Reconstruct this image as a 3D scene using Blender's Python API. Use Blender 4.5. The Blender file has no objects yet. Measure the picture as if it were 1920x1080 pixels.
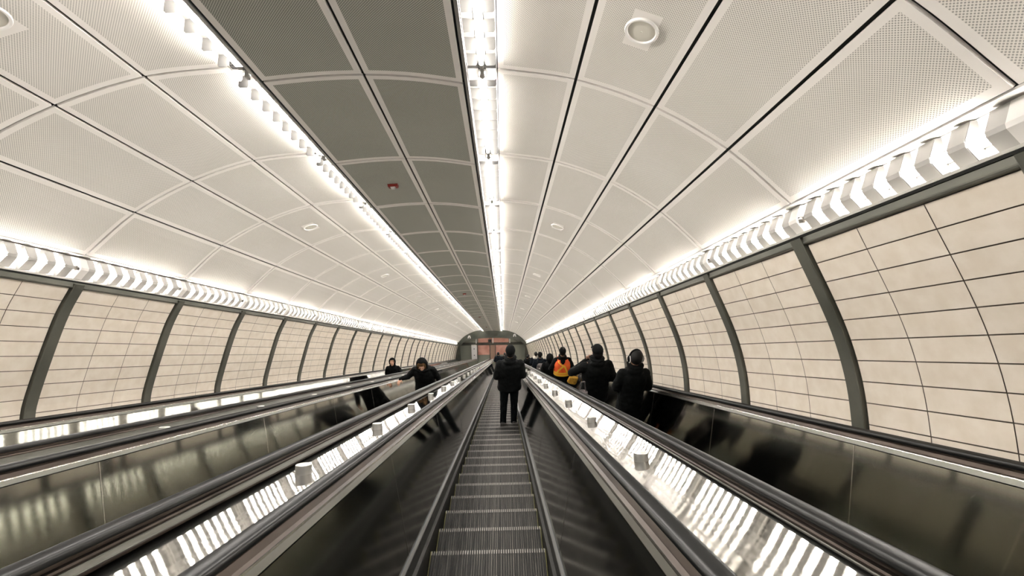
import bpy, bmesh, math, random
import numpy as np
from mathutils import Matrix, Vector, noise
random.seed(7)
C = bpy.context.scene.collection
PI = math.pi

# ------------------------------------------------------------------ frame, camera, world, exposure
# The tunnel falls at 30 degrees.  Tunnel frame: x right, y down the incline, z square to the incline.
INC = math.radians(30)
W3 = Matrix.Rotation(-INC, 3, 'X')
TW = Matrix.Translation((0, 0, 24)) @ W3.to_4x4()
UP = W3.inverted() @ Vector((0, 0, 1))           # world up, in the tunnel frame
U = 1.5                                           # one ceiling bay along the tunnel
Y1 = 2.14 * U                                     # a ceiling joint; the others stand U apart
YB, YE = Y1 - 5 * U, Y1 + 28 * U                  # built length
F_PX = 860.0

def rot_cam():
    pit, yaw, roll = 0.140488, -0.018217, -0.002814
    Rx = Matrix.Rotation(pit, 3, 'X'); Rz = Matrix.Rotation(yaw, 3, 'Z'); Ry = Matrix.Rotation(roll, 3, 'Y')
    s = 0.0205; c = math.sqrt(1 - s * s)
    B = Matrix(((c, 0, s), (0, 1, 0), (-s, 0, c)))
    return B @ Rz @ Rx @ Ry
cam = bpy.data.cameras.new('camera'); camo = bpy.data.objects.new('camera', cam); C.objects.link(camo)
R = W3 @ rot_cam()
right, fwd, up = R.col[0], R.col[1], R.col[2]
camo.matrix_world = Matrix.Translation((0, 0, 24)) @ Matrix((
    (right.x, up.x, -fwd.x), (right.y, up.y, -fwd.y), (right.z, up.z, -fwd.z))).to_4x4()
cam.sensor_width = 36; cam.lens = F_PX / 1920 * 36; cam.clip_start = 0.05; cam.clip_end = 300
sc = bpy.context.scene; sc.camera = camo
sc.view_settings.view_transform = 'Standard'; sc.view_settings.look = 'None'
sc.view_settings.gamma = 1; sc.view_settings.use_curve_mapping = False
sc.view_settings.exposure = 0.0
sc.cycles.diffuse_bounces = 8; sc.cycles.max_bounces = 14
wd = bpy.data.worlds.new('world'); sc.world = wd; wd.use_nodes = True
wd.node_tree.nodes['Background'].inputs[0].default_value = (0.9, 0.92, 1, 1)
wd.node_tree.nodes['Background'].inputs[1].default_value = 0.15
TUBE = 194.0                                       # radiance of the fluorescent tubes

# ------------------------------------------------------------------ materials
def mat(name, col, rough=0.5, metal=0.0, spec=0.5):
    m = bpy.data.materials.new(name); m.use_nodes = True
    b = m.node_tree.nodes['Principled BSDF']
    b.inputs['Base Color'].default_value = (*col, 1); b.inputs['Roughness'].default_value = rough
    b.inputs['Metallic'].default_value = metal; b.inputs['Specular IOR Level'].default_value = spec
    return m
def nd(m, t, **kw):
    n = m.node_tree.nodes.new(t)
    for k, v in kw.items(): setattr(n, k, v)
    return n
def lk(m, a, b): m.node_tree.links.new(a, b)
def bsdf(m): return m.node_tree.nodes['Principled BSDF']
def noise_tint(m, c1, c2, scale=(3, 3, 3), detail=4, lo=0.35, hi=0.65, rough=None, island=0.0):
    tc = nd(m, 'ShaderNodeTexCoord'); mp = nd(m, 'ShaderNodeMapping'); mp.inputs['Scale'].default_value = scale
    nz = nd(m, 'ShaderNodeTexNoise'); nz.inputs['Scale'].default_value = 1; nz.inputs['Detail'].default_value = detail
    cr = nd(m, 'ShaderNodeValToRGB'); e = cr.color_ramp.elements
    e[0].position, e[1].position = lo, hi; e[0].color = (*c1, 1); e[1].color = (*c2, 1)
    lk(m, tc.outputs['Object'], mp.inputs['Vector']); lk(m, mp.outputs['Vector'], nz.inputs['Vector']); lk(m, nz.outputs['Fac'], cr.inputs['Fac'])
    out = cr.outputs['Color']
    if island:
        g = nd(m, 'ShaderNodeNewGeometry'); mr = nd(m, 'ShaderNodeMapRange'); mr.inputs['To Min'].default_value = 1 - island; mr.inputs['To Max'].default_value = 1
        mx = nd(m, 'ShaderNodeMix', data_type='RGBA', blend_type='MULTIPLY'); mx.inputs['Factor'].default_value = 1
        lk(m, g.outputs['Random Per Island'], mr.inputs['Value']); lk(m, out, mx.inputs['A']); lk(m, mr.outputs['Result'], mx.inputs['B']); out = mx.outputs['Result']
    lk(m, out, bsdf(m).inputs['Base Color'])
    if rough:
        mr = nd(m, 'ShaderNodeMapRange'); mr.inputs['To Min'].default_value, mr.inputs['To Max'].default_value = rough
        lk(m, nz.outputs['Fac'], mr.inputs['Value']); lk(m, mr.outputs['Result'], bsdf(m).inputs['Roughness'])
    return nz
def bump(m, scale, strength, dist=0.01, detail=2):
    tc = nd(m, 'ShaderNodeTexCoord'); mp = nd(m, 'ShaderNodeMapping'); mp.inputs['Scale'].default_value = scale
    nz = nd(m, 'ShaderNodeTexNoise'); nz.inputs['Scale'].default_value = 1; nz.inputs['Detail'].default_value = detail
    bp = nd(m, 'ShaderNodeBump'); bp.inputs['Strength'].default_value = strength; bp.inputs['Distance'].default_value = dist
    lk(m, tc.outputs['Object'], mp.inputs['Vector']); lk(m, mp.outputs['Vector'], nz.inputs['Vector']); lk(m, nz.outputs['Fac'], bp.inputs['Height']); lk(m, bp.outputs['Normal'], bsdf(m).inputs['Normal'])

M = {}
M['panel_edge'] = mat('panel_edge', (0.78, 0.745, 0.70), 0.5)
def perforated(name, c1, c2, hole, rad):
    m = mat(name, (0.72, 0.69, 0.64), 0.5)
    uv = nd(m, 'ShaderNodeUVMap'); uv.uv_map = 'UV'
    def half(offset):
        mp = nd(m, 'ShaderNodeVectorMath', operation='MULTIPLY'); mp.inputs[1].default_value = (1 / 0.0165, 1 / 0.0165, 0)
        ad = nd(m, 'ShaderNodeVectorMath', operation='ADD'); ad.inputs[1].default_value = (offset, offset, 0)
        fr = nd(m, 'ShaderNodeVectorMath', operation='FRACTION'); sb = nd(m, 'ShaderNodeVectorMath', operation='SUBTRACT'); sb.inputs[1].default_value = (0.5, 0.5, 0)
        ln = nd(m, 'ShaderNodeVectorMath', operation='LENGTH')
        lk(m, uv.outputs['UV'], mp.inputs[0]); lk(m, mp.outputs[0], ad.inputs[0]); lk(m, ad.outputs[0], fr.inputs[0]); lk(m, fr.outputs[0], sb.inputs[0]); lk(m, sb.outputs[0], ln.inputs[0])
        return ln.outputs['Value']
    a, b = half(0), half(0.5)
    mn = nd(m, 'ShaderNodeMath', operation='MINIMUM'); lk(m, a, mn.inputs[0]); lk(m, b, mn.inputs[1])
    lt = nd(m, 'ShaderNodeMath', operation='LESS_THAN'); lt.inputs[1].default_value = rad; lk(m, mn.outputs[0], lt.inputs[0])
    tc = nd(m, 'ShaderNodeTexCoord'); nz = nd(m, 'ShaderNodeTexNoise'); nz.inputs['Scale'].default_value = 1.3; nz.inputs['Detail'].default_value = 5
    cr = nd(m, 'ShaderNodeValToRGB'); e = cr.color_ramp.elements
    e[0].position, e[1].position = 0.3, 0.7; e[0].color = (*c1, 1); e[1].color = (*c2, 1)
    lk(m, tc.outputs['Object'], nz.inputs['Vector']); lk(m, nz.outputs['Fac'], cr.inputs['Fac'])
    mx = nd(m, 'ShaderNodeMix', data_type='RGBA'); mx.inputs['B'].default_value = (*hole, 1)
    lk(m, lt.outputs[0], mx.inputs['Factor']); lk(m, cr.outputs['Color'], mx.inputs['A']); lk(m, mx.outputs['Result'], bsdf(m).inputs['Base Color'])
    return m
M['perf'] = perforated('perforated_panel', (0.70, 0.665, 0.605), (0.76, 0.725, 0.675), (0.33, 0.32, 0.29), 0.23)
M['perf_dense'] = perforated('dense_perforated_panel', (0.46, 0.46, 0.395), (0.52, 0.52, 0.45), (0.12, 0.12, 0.10), 0.27)
M['void'] = mat('dark_void', (0.02, 0.022, 0.02), 0.8)
M['white'] = mat('white_enamel', (0.82, 0.80, 0.77), 0.45)
M['trim'] = mat('aluminium_trim', (0.42, 0.41, 0.38), 0.4, 0.7)
M['bronze'] = mat('dark_grey_green_metal', (0.10, 0.102, 0.085), 0.42, 0.35)
noise_tint(M['bronze'], (0.075, 0.078, 0.064), (0.12, 0.12, 0.10), (2, 2, 2), rough=(0.35, 0.55))
M['tile'] = mat('cream_tile', (0.66, 0.58, 0.48), 0.55)
noise_tint(M['tile'], (0.81, 0.72, 0.605), (0.88, 0.80, 0.695), (9, 9, 9), 6, island=0.07)
M['grout'] = mat('tile_joint', (0.16, 0.13, 0.10), 0.9)
def steel(name, c1, c2, rough, scale, bs=None, bstr=0.0, bdist=0.01, aniso=0.0, axis=(0, 0, 1)):
    m = mat(name, c1, rough[0], 1.0)
    noise_tint(m, c1, c2, scale, 5, 0.3, 0.7, rough=rough)
    if bs: bump(m, bs, bstr, bdist, 2)
    if aniso:
        bsdf(m).inputs['Anisotropic'].default_value = aniso
        v = nd(m, 'ShaderNodeCombineXYZ')
        for k, c in enumerate(W3 @ Vector(axis)): v.inputs[k].default_value = c
        lk(m, v.outputs[0], bsdf(m).inputs['Tangent'])
    return m
M['deck'] = steel('polished_steel', (0.33, 0.325, 0.30), (0.39, 0.38, 0.355), (0.035, 0.05), (2, 0.8, 2), (9, 0.8, 9), 1.0, 0.0012, 0.9, (1, 0, 0))
M['panel'] = steel('brushed_steel', (0.27, 0.272, 0.24), (0.34, 0.34, 0.305), (0.075, 0.085), (1.2, 1.0, 0.6), None, 0, 0, 1.0)
M['stripsteel'] = steel('fold_steel', (0.09, 0.09, 0.078), (0.13, 0.13, 0.115), (0.3, 0.4), (2, 2, 2))
M['trimsteel'] = steel('trim_steel', (0.58, 0.56, 0.52), (0.68, 0.66, 0.62), (0.14, 0.3), (2, 2, 2))
M['brown'] = steel('brown_trim_steel', (0.045, 0.036, 0.030), (0.085, 0.070, 0.060), (0.35, 0.5), (14, 3, 14))
M['rubber'] = mat('black_rubber', (0.006, 0.007, 0.007), 0.34)
M['skirt'] = mat('skirt_steel', (0.028, 0.028, 0.025), 0.5, 0.4)
M['brush'] = mat('skirt_brush', (0.02, 0.02, 0.018), 0.9)
M['cleat'] = mat('step_cleats', (0.16, 0.15, 0.14), 0.38, 0.85)
noise_tint(M['cleat'], (0.010, 0.0095, 0.0085), (0.058, 0.054, 0.048), (60, 2, 6), 3)
M['worn'] = mat('worn_aluminium', (0.17, 0.16, 0.15), 0.45, 0.6)
M['groove'] = mat('step_groove', (0.012, 0.012, 0.011), 0.7)
M['yellow'] = mat('yellow_step_edge', (0.22, 0.20, 0.05), 0.6)
M['knob'] = mat('knob_steel', (0.78, 0.77, 0.74), 0.38, 1.0)
m = mat('lamp_tube', (1, 1, 1), 0.4); bsdf(m).inputs['Emission Color'].default_value = (1, 0.945, 0.885, 1); bsdf(m).inputs['Emission Strength'].default_value = TUBE; M['tube_slot'] = m
m = m.copy(); bsdf(m).inputs['Emission Strength'].default_value = TUBE * 1.0; M['tube_wall'] = m
M['strap'] = mat('pale_grey_louvre_strap', (0.42, 0.41, 0.39), 0.5)
M['louvre'] = mat('darkened_white_louvre', (0.045, 0.044, 0.042), 0.45)  # white louvre plates, coloured near-black to offset the glare of the close tubes
M['tray'] = mat('darkened_white_tray', (0.11, 0.106, 0.10), 0.45)  # white slot tray, its colour darkened so the tube light doesn't burn it out
M['socket'] = mat('lamp_socket', (0.30, 0.29, 0.27), 0.5)

# ------------------------------------------------------------------ mesh helpers
class MB:
    def __init__(s): s.v, s.f, s.mi, s.uv = [], [], [], {}
    def face(s, pts, mi=0, uv=None):
        i = len(s.v); s.v += [tuple(p) for p in pts]
        if uv: s.uv[len(s.f)] = uv
        s.f.append(tuple(range(i, i + len(pts)))); s.mi.append(mi)
    def grid(s, rows, mi=0, closed=False, flip=False):
        i = len(s.v); n = len(rows[0])
        for r in rows: s.v += [tuple(p) for p in r]
        for a in range(len(rows) - 1):
            for b in range(n if closed else n - 1):
                q = (i + a * n + b, i + a * n + (b + 1) % n, i + (a + 1) * n + (b + 1) % n, i + (a + 1) * n + b)
                s.f.append(q[::-1] if flip else q); s.mi.append(mi)
    def box(s, lo, hi, mi=0):
        x0, y0, z0 = lo; x1, y1, z1 = hi
        i = len(s.v)
        s.v += [(x0, y0, z0), (x1, y0, z0), (x1, y1, z0), (x0, y1, z0), (x0, y0, z1), (x1, y0, z1), (x1, y1, z1), (x0, y1, z1)]
        for q in ((0, 3, 2, 1), (4, 5, 6, 7), (0, 1, 5, 4), (1, 2, 6, 5), (2, 3, 7, 6), (3, 0, 4, 7)):
            s.f.append(tuple(i + k for k in q)); s.mi.append(mi)
    def prism(s, poly, y0, y1, mi=0, cap=True):
        """closed (x, z) outline swept along y"""
        n = len(poly); i = len(s.v)
        s.v += [(x, y0, z) for x, z in poly] + [(x, y1, z) for x, z in poly]
        for k in range(n):
            s.f.append((i + k, i + (k + 1) % n, i + n + (k + 1) % n, i + n + k)); s.mi.append(mi)
        if cap:
            s.f.append(tuple(i + k for k in range(n))[::-1]); s.mi.append(mi)
            s.f.append(tuple(i + n + k for k in range(n))); s.mi.append(mi)
    def cyl(s, a, b, r0, r1=None, n=12, mi=0):
        r1 = r0 if r1 is None else r1
        a, b = Vector(a), Vector(b); d = (b - a).normalized(); e = d.orthogonal().normalized(); g = d.cross(e)
        ra = [a + (e * math.cos(t) + g * math.sin(t)) * r0 for t in [2 * PI * k / n for k in range(n)]]
        rb = [b + (e * math.cos(t) + g * math.sin(t)) * r1 for t in [2 * PI * k / n for k in range(n)]]
        s.grid([ra, rb], mi, closed=True)
        s.face(ra[::-1], mi); s.face(rb, mi)
    def mesh(s, name, mats, smooth=False, fix=True):
        me = bpy.data.meshes.new(name); me.from_pydata(s.v, [], s.f)
        for m_ in mats: me.materials.append(m_)
        me.polygons.foreach_set('material_index', s.mi)
        if s.uv:
            l = me.uv_layers.new(name='UV')
            for fi, uv in s.uv.items():
                p = me.polygons[fi]
                for k, li in enumerate(p.loop_indices): l.data[li].uv = uv[k]
        if fix:
            bm = bmesh.new(); bm.from_mesh(me)
            bmesh.ops.remove_doubles(bm, verts=bm.verts, dist=1e-5); bmesh.ops.recalc_face_normals(bm, faces=bm.faces)
            bm.to_mesh(me); bm.free()
        if smooth: me.polygons.foreach_set('use_smooth', [True] * len(me.polygons))
        return me
def link(name, data, parent=None, loc=None, mtx=None):
    o = bpy.data.objects.new(name, data); C.objects.link(o)
    if parent is not None: o.parent = parent
    if mtx is not None: o.matrix_local = mtx
    elif loc is not None: o.location = loc
    return o
def tag(o, label, cat, group=None, kind=None):
    o['label'] = label
    if cat: o['category'] = cat
    if group: o['group'] = group
    if kind: o['kind'] = kind
    return o
def thing(name, label, cat, mtx, group=None):
    o = link(name, None); o.matrix_world = mtx; o.empty_display_size = 0.1
    return tag(o, label, cat, group)
def TL(x, y, z): return TW @ Matrix.Translation((x, y, z))
ONES = ('first second third fourth fifth sixth seventh eighth ninth tenth eleventh twelfth thirteenth fourteenth fifteenth sixteenth seventeenth '
        'eighteenth nineteenth twentieth').split()
def nth(n):
    if n <= 20: return ONES[n - 1]
    if n == 30: return 'thirtieth'
    return ('twenty-' if n < 30 else 'thirty-') + ONES[n % 10 - 1]

# ------------------------------------------------------------------ tunnel shell
def spl(pts, n):
    """Catmull-Rom through pts, n samples a span"""
    P = [Vector((*p, 0)) for p in pts]; P = [2 * P[0] - P[1]] + P + [2 * P[-1] - P[-2]]; out = []
    for i in range(1, len(P) - 2):
        for k in range(n):
            t = k / n; a, b, c, d = P[i - 1:i + 3]
            q = 0.5 * (2 * b + (c - a) * t + (2 * a - 5 * b + 4 * c - d) * t * t + (3 * b - a - 3 * c + d) * t ** 3); out.append((q.x, q.y))
    out.append(tuple(pts[-1])); return out
CX = -0.70 * U                                    # tunnel axis
CL = [(x * U, z * U) for x, z in ((-1.352, 1.436), (-1.758, 1.386), (-2.178, 1.236), (-2.553, 1.0117), (-2.860, 0.71))]
CR = [(x * U, z * U) for x, z in ((-0.0139, 1.422), (0.386, 1.359), (0.779, 1.2085), (1.130, 0.979), (1.419, 0.693))]
CM = [(x * U, z * U) for x, z in ((-1.1837, 1.357), (-0.93, 1.3835), (-0.680, 1.3925), (-0.43, 1.380), (-0.1766, 1.342))]
WRp = [(x * U, z * U) for x, z in ((1.435, 0.512), (1.444, 0.487), (1.573, 0.126), (1.626, -0.13), (1.634, -0.372), (1.615, -0.64), (1.56, -0.92))]
WLp = [(x * U, z * U) for x, z in ((-2.884, 0.512), (-2.893, 0.490), (-2.985, 0.262), (-3.095, -0.20), (-3.112, -0.39), (-3.085, -0.64), (-3.03, -0.92))]
SEG = 6
def curve(pts, k):
    """points of span k of a profile, with outward normals"""
    s = spl(pts, SEG); return s[k * SEG:(k + 1) * SEG + 1]
def normals(p, inward_to):
    out = []
    for i in range(len(p)):
        a, b = p[max(i - 1, 0)], p[min(i + 1, len(p) - 1)]
        n = Vector((-(b[1] - a[1]), b[0] - a[0])).normalized()
        if n.dot(Vector(inward_to) - Vector(p[i])) < 0: n = -n
        out.append(n)
    return out
def resample(p, a, b, n):
    """n + 1 points between arc lengths a and b"""
    L = [0]
    for i in range(1, len(p)): L.append(L[-1] + math.dist(p[i - 1], p[i]))
    out = []
    for k in range(n + 1):
        t = a + (b - a) * k / n
        i = max(j for j in range(len(L)) if L[j] <= t + 1e-9); i = min(i, len(p) - 2)
        f = (t - L[i]) / (L[i + 1] - L[i]); out.append((p[i][0] + (p[i + 1][0] - p[i][0]) * f, p[i][1] + (p[i + 1][1] - p[i][1]) * f))
    return out
def length(p): return sum(math.dist(p[i - 1], p[i]) for i in range(1, len(p)))
AX = (CX, 0.0)
def ceiling_panel(mb, p, y0, y1, field=1, gap=0.011, border=0.045, lip=0.02):
    L = length(p)
    ss = [gap, gap + border, L - gap - border, L - gap]
    ys = [y0 + gap, y0 + gap + border, y1 - gap - border, y1 - gap]
    for i in range(3):
        a = resample(p, ss[i], ss[i + 1], 5 if i == 1 else 1)
        u = [ss[i] + (ss[i + 1] - ss[i]) * k / (len(a) - 1) for k in range(len(a))]
        for j in range(3):
            mi = field if (i == 1 and j == 1) else 0
            for k in range(len(a) - 1):
                q = [(a[k][0], ys[j], a[k][1]), (a[k + 1][0], ys[j], a[k + 1][1]), (a[k + 1][0], ys[j + 1], a[k + 1][1]), (a[k][0], ys[j + 1], a[k][1])]
                mb.face(q, mi, [(u[k], ys[j]), (u[k + 1], ys[j]), (u[k + 1], ys[j + 1]), (u[k], ys[j + 1])])
    a = resample(p, ss[0], ss[3], 6); nn = normals(a, AX)
    b = [(q[0] - n.x * lip, q[1] - n.y * lip) for q, n in zip(a, nn)]
    for y in (ys[0], ys[3]):
        mb.grid([[(q[0], y, q[1]) for q in a], [(q[0], y, q[1]) for q in b]], 0)
    for e in (0, -1):
        mb.face([(a[e][0], ys[0], a[e][1]), (a[e][0], ys[3], a[e][1]), (b[e][0], ys[3], b[e][1]), (b[e][0], ys[0], b[e][1])], 0)
NB = 33
mb = MB()
for k in range(NB):
    y0 = YB + k * U; y1 = y0 + U
    for prof in (CL, CR):
        for c in range(4): ceiling_panel(mb, curve(prof, c), y0, y1)
    for c in range(2):
        s = spl(CM, SEG); ceiling_panel(mb, s[c * 2 * SEG:(c + 1) * 2 * SEG + 1], y0, y1, 3)
# backing above the panels, in one dark skin, and the box of the middle soffit
for prof in (CL, CR):
    s = spl(prof, SEG); nn = normals(s, AX)
    b = [(q[0] - n.x * 0.03, q[1] - n.y * 0.03) for q, n in zip(s, nn)]
    mb.grid([[(q[0], YB, q[1]) for q in b], [(q[0], YE, q[1]) for q in b]], 2)
s = spl(CM, SEG)
mb.grid([[(q[0], YB, q[1] + 0.03) for q in s], [(q[0], YE, q[1] + 0.03) for q in s]], 2)
ceil = link('ceiling', mb.mesh('ceiling', [M['panel_edge'], M['perf'], M['void'], M['perf_dense']], fix=False)); ceil.matrix_world = TW
tag(ceil, 'vaulted tunnel ceiling of perforated off-white metal panels', None, kind='structure')
# soffit edge trims and light slots
def edge_trim(name, sx, px, pz):
    mb = MB(); z1 = 1.46 * U
    mb.prism([(px, pz + 0.004), (px + sx * 0.006, pz + 0.004), (px + sx * 0.006, pz + 0.05), (px, pz + 0.05)], YB, YE, 1)
    mb.prism([(px + sx * 0.007, pz - 0.004), (px + sx * 0.03, pz - 0.004), (px + sx * 0.03, pz + 0.012), (px + sx * 0.024, pz + 0.012), (px + sx * 0.024, z1), (px + sx * 0.007, z1)], YB, YE, 0)
    mb.prism([(px + sx * 0.031, pz + 0.016), (px + sx * 0.037, pz + 0.016), (px + sx * 0.037, pz + 0.03), (px + sx * 0.031, pz + 0.03)], YB, YE, 0)
    o = link(name, mb.mesh(name, [M['trim'], M['void']])); o.matrix_world = TW; o['kind'] = 'structure'
    return o
tag(edge_trim('trim_1', -1, CM[0][0], CM[0][1]), 'grey metal edge of the middle ceiling band, left side', None, kind='structure')
tag(edge_trim('trim_2', 1, CM[-1][0], CM[-1][1]), 'grey metal edge of the middle ceiling band, right side', None, kind='structure')
def slot(name, x0, x1, zp):
    """white lining of a ceiling light slot between the soffit trim and the vault panel"""
    mb = MB(); z1 = 1.46 * U
    mb.box((min(x0, x1), YB, z1), (max(x0, x1), YE, z1 + 0.02), 0)
    s = 1 if x1 > x0 else -1
    mb.box((min(x1, x1 + s * 0.008), YB, zp + 0.012), (max(x1, x1 + s * 0.008), YE, z1), 0)
    o = link(name, mb.mesh(name, [M['white']])); o.matrix_world = TW; return o
tag(slot('trim_3', CM[0][0] - 0.024, CL[0][0] + 0.004, CL[0][1]), 'white lining of the left ceiling light slot', None, kind='structure')
tag(slot('trim_4', CM[-1][0] + 0.024, CR[0][0] - 0.004, CR[0][1]), 'white lining of the right ceiling light slot', None, kind='structure')

# tiled walls, ribs, rails
RIBY = [Y1 + k * U for k in range(-4, 29)]
def wall(name, prof, side, label):
    mb = MB(); s = spl(prof[1:], 8); nn = normals(s, AX)
    b = [(q[0] - n.x * 0.012, q[1] - n.y * 0.012) for q, n in zip(s, nn)]
    mb.grid([[(q[0], YB, q[1]) for q in b], [(q[0], YE, q[1]) for q in b]], 1)
    L = length(s); top = 0.012; rows = 14; h = 0.1425
    for k in range(-5, 28):
        ya, yb = Y1 + k * U + 0.07, Y1 + (k + 1) * U - 0.07
        for c in range(3):
            y0 = ya + (yb - ya) * c / 3 + 0.003; y1 = ya + (yb - ya) * (c + 1) / 3 - 0.003
            for r in range(rows):
                if top + (r + 1) * h > L: break
                p = resample(s, top + r * h + 0.0035, top + (r + 1) * h - 0.0035, 2)
                mb.grid([[(q[0], y0, q[1]) for q in p], [(q[0], y1, q[1]) for q in p]], 0)
    o = link(name, mb.mesh(name, [M['tile'], M['grout']], fix=False)); o.matrix_world = TW
    return tag(o, label, None, kind='structure')
wall('wall_left', WLp, -1, 'curved cream tiled wall along the left of the tunnel')
wall('wall_right', WRp, 1, 'curved cream tiled wall along the right of the tunnel')
def rib_mesh(prof):
    mb = MB(); s = spl(prof, 5); nn = normals(s, AX)
    def off(d): return [(q[0] + n.x * d, q[1] + n.y * d) for q, n in zip(s, nn)]
    a, b = off(0.022), off(-0.03); hw = 0.058
    mb.grid([[(q[0], -hw, q[1]) for q in b], [(q[0], -hw, q[1]) for q in a], [(q[0], -hw + 0.006, q[1]) for q in off(0.026)], [(q[0], hw - 0.006, q[1]) for q in off(0.026)], [(q[0], hw, q[1]) for q in a], [(q[0], hw, q[1]) for q in b]], 0)
    return mb.mesh('wall_rib', [M['bronze']])
tn = 5
for side, prof, word in ((-1, WLp, 'left'), (1, WRp, 'right')):
    me = rib_mesh(prof)
    for i, y in enumerate(RIBY):
        o = link('trim_%d' % tn, me); o.matrix_world = TL(0, y, 0); tn += 1
        n = i - (4 if word == 'left' else 2)
        tag(o, ('dark metal rib on the %s wall, %s from the near end' % (word, nth(n))) if n > 0 else 'dark metal rib on the %s wall behind the viewpoint' % word, None, kind='structure')
def rail(name, prof, sx, word):
    """bright ledge under the wall light strip and the dark rail above the tiles"""
    x, z = prof[0]; mb = MB(); z0 = z + 0.008
    mb.prism([(x - sx * 0.012, z0 + 0.038), (x + sx * 0.20, z0 + 0.038), (x + sx * 0.20, z0 + 0.02), (x - sx * 0.018, z0 + 0.02)], YB, YE, 0)
    mb.prism([(x - sx * 0.020, z0 + 0.018), (x + sx * 0.03, z0 + 0.018), (x + sx * 0.03, z0 + 0.006), (x - sx * 0.010, z0 + 0.006)], YB, YE, 1)
    mb.prism([(x - sx * 0.004, z0 + 0.004), (x + sx * 0.05, z0 + 0.004), (x + sx * 0.06, z0 - 0.055), (x + sx * 0.014, z0 - 0.055), (x - sx * 0.004, z0 - 0.05), (x - sx * 0.008, z0 - 0.042), (x - sx * 0.004, z0 - 0.033)], YB, YE, 2)
    o = link(name, mb.mesh(name, [M['trim'], M['void'], M['bronze']])); o.matrix_world = TW
    tag(o, 'metal ledge and dark rail between tiles and lights on the %s wall' % word, None, kind='structure')
rail('trim_%d' % tn, WLp, -1, 'left'); tn += 1
rail('trim_%d' % tn, WRp, 1, 'right'); tn += 1

# ------------------------------------------------------------------ fluorescent fixtures
FW, FL = 0.225, U - 0.012                         # width across, length along
def tray_mesh():
    mb = MB(); w = FW / 2
    mb.box((-w, -FL / 2, -0.02), (w, FL / 2, 0.0)); mb.box((-0.03, -FL / 2 + 0.03, 0), (0.03, FL / 2 - 0.03, 0.012))
    return mb
def tube_mesh(mb, mi=0, n=10):
    mb.cyl((0, -0.68, 0.05), (0, 0.68, 0.05), 0.0155, n=n, mi=mi)
def socket_mesh(mb, y, mi=0):
    s = 1 if y > 0 else -1
    mb.box((-0.014, y - 0.010, 0.0), (0.014, y + 0.010, 0.062), mi); mb.cyl((0, y, 0.05), (0, y - s * 0.035, 0.05), 0.018, n=10, mi=mi)
def baffle_mesh(mb, y, mi=0, t=0.0015, arch=False, fl=1):
    """louvre plate across the tray: two square wings beside the tube, or (wall strips) a pointed band arching over it"""
    w = FW / 2 - 0.004
    if arch:
        hb = 0.043
        out = [(-w, 0.0), (-w, 0.034), (-0.012, 0.088), (0.012, 0.088), (w, 0.034), (w, 0.0)]
        inn = [(x * 0.965, z - (0.004 if z > 0.05 else 0.0)) for x, z in out]
        mb.grid([[(x, yy, z) for yy, pr in ((y - hb, inn), (y - hb, out), (y + hb, out), (y + hb, inn)) for x, z in (pr[k],)] for k in range(6)], mi, closed=True)
        y, mi = y - hb - 0.003, fl                                # the flange behind the strap, with a hole for the tube
        halves = [[(0.022, 0.0), (w, 0.0), (w, 0.034), (0.022, 0.082)], [(0, 0.072), (0.022, 0.072), (0.022, 0.082), (0, 0.087)], [(0, 0), (0.022, 0), (0.022, 0.028), (0, 0.028)]]
    else: halves = [[(0, 0.002), (0.030, 0.002), (0.030, 0.026), (0, 0.026)], [(0.030, 0.002), (w, 0.002), (w, 0.085), (0.030, 0.080)], [(0.030, 0.080), (w, 0.085), (w - 0.012, 0.098), (0.040, 0.098)]]
    for sg in (-1, 1):
        for q in halves:
            a = [(sg * x, y - t, z) for x, z in q]; b = [(sg * x, y + t, z) for x, z in q]
            mb.face(a, mi); mb.face(b[::-1], mi)
            for k in range(4): mb.face([a[k], a[(k + 1) % 4], b[(k + 1) % 4], b[k]], mi)
BAF = [-0.62 + 1.24 * k / 7 for k in range(8)]
KIND = {}
for kind, tm in (('slot', 'tube_slot'), ('wall', 'tube_wall')):
    q = MB(); tube_mesh(q); me_tube = q.mesh('lamp_tube', [M[tm]], smooth=True)
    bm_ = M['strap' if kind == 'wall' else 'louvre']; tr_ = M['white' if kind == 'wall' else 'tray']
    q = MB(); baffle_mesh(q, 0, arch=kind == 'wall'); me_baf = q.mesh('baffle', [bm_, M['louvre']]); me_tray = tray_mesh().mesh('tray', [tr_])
    q = MB(); socket_mesh(q, 0.70); me_s1 = q.mesh('lamp_holder', [M['socket']])
    q = MB(); socket_mesh(q, -0.70); me_s2 = q.mesh('lamp_holder', [M['socket']])
    q = MB(); baffle_mesh(q, 0, arch=kind == 'wall'); me_end = q.mesh('end_plate', [M['white'], M['white']])
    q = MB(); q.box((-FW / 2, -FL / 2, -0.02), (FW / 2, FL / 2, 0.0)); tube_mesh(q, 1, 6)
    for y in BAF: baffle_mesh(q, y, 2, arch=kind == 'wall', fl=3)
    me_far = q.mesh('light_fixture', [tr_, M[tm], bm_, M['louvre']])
    KIND[kind] = ([('tray', me_tray, 0)] + [('lamp_tube', me_tube, 0)] + [('baffle', me_baf, y) for y in BAF] + [('lamp_holder', me_s1, 0), ('lamp_holder', me_s2, 0), ('end_plate', me_end, -FL / 2 + 0.04)], me_far)
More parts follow.
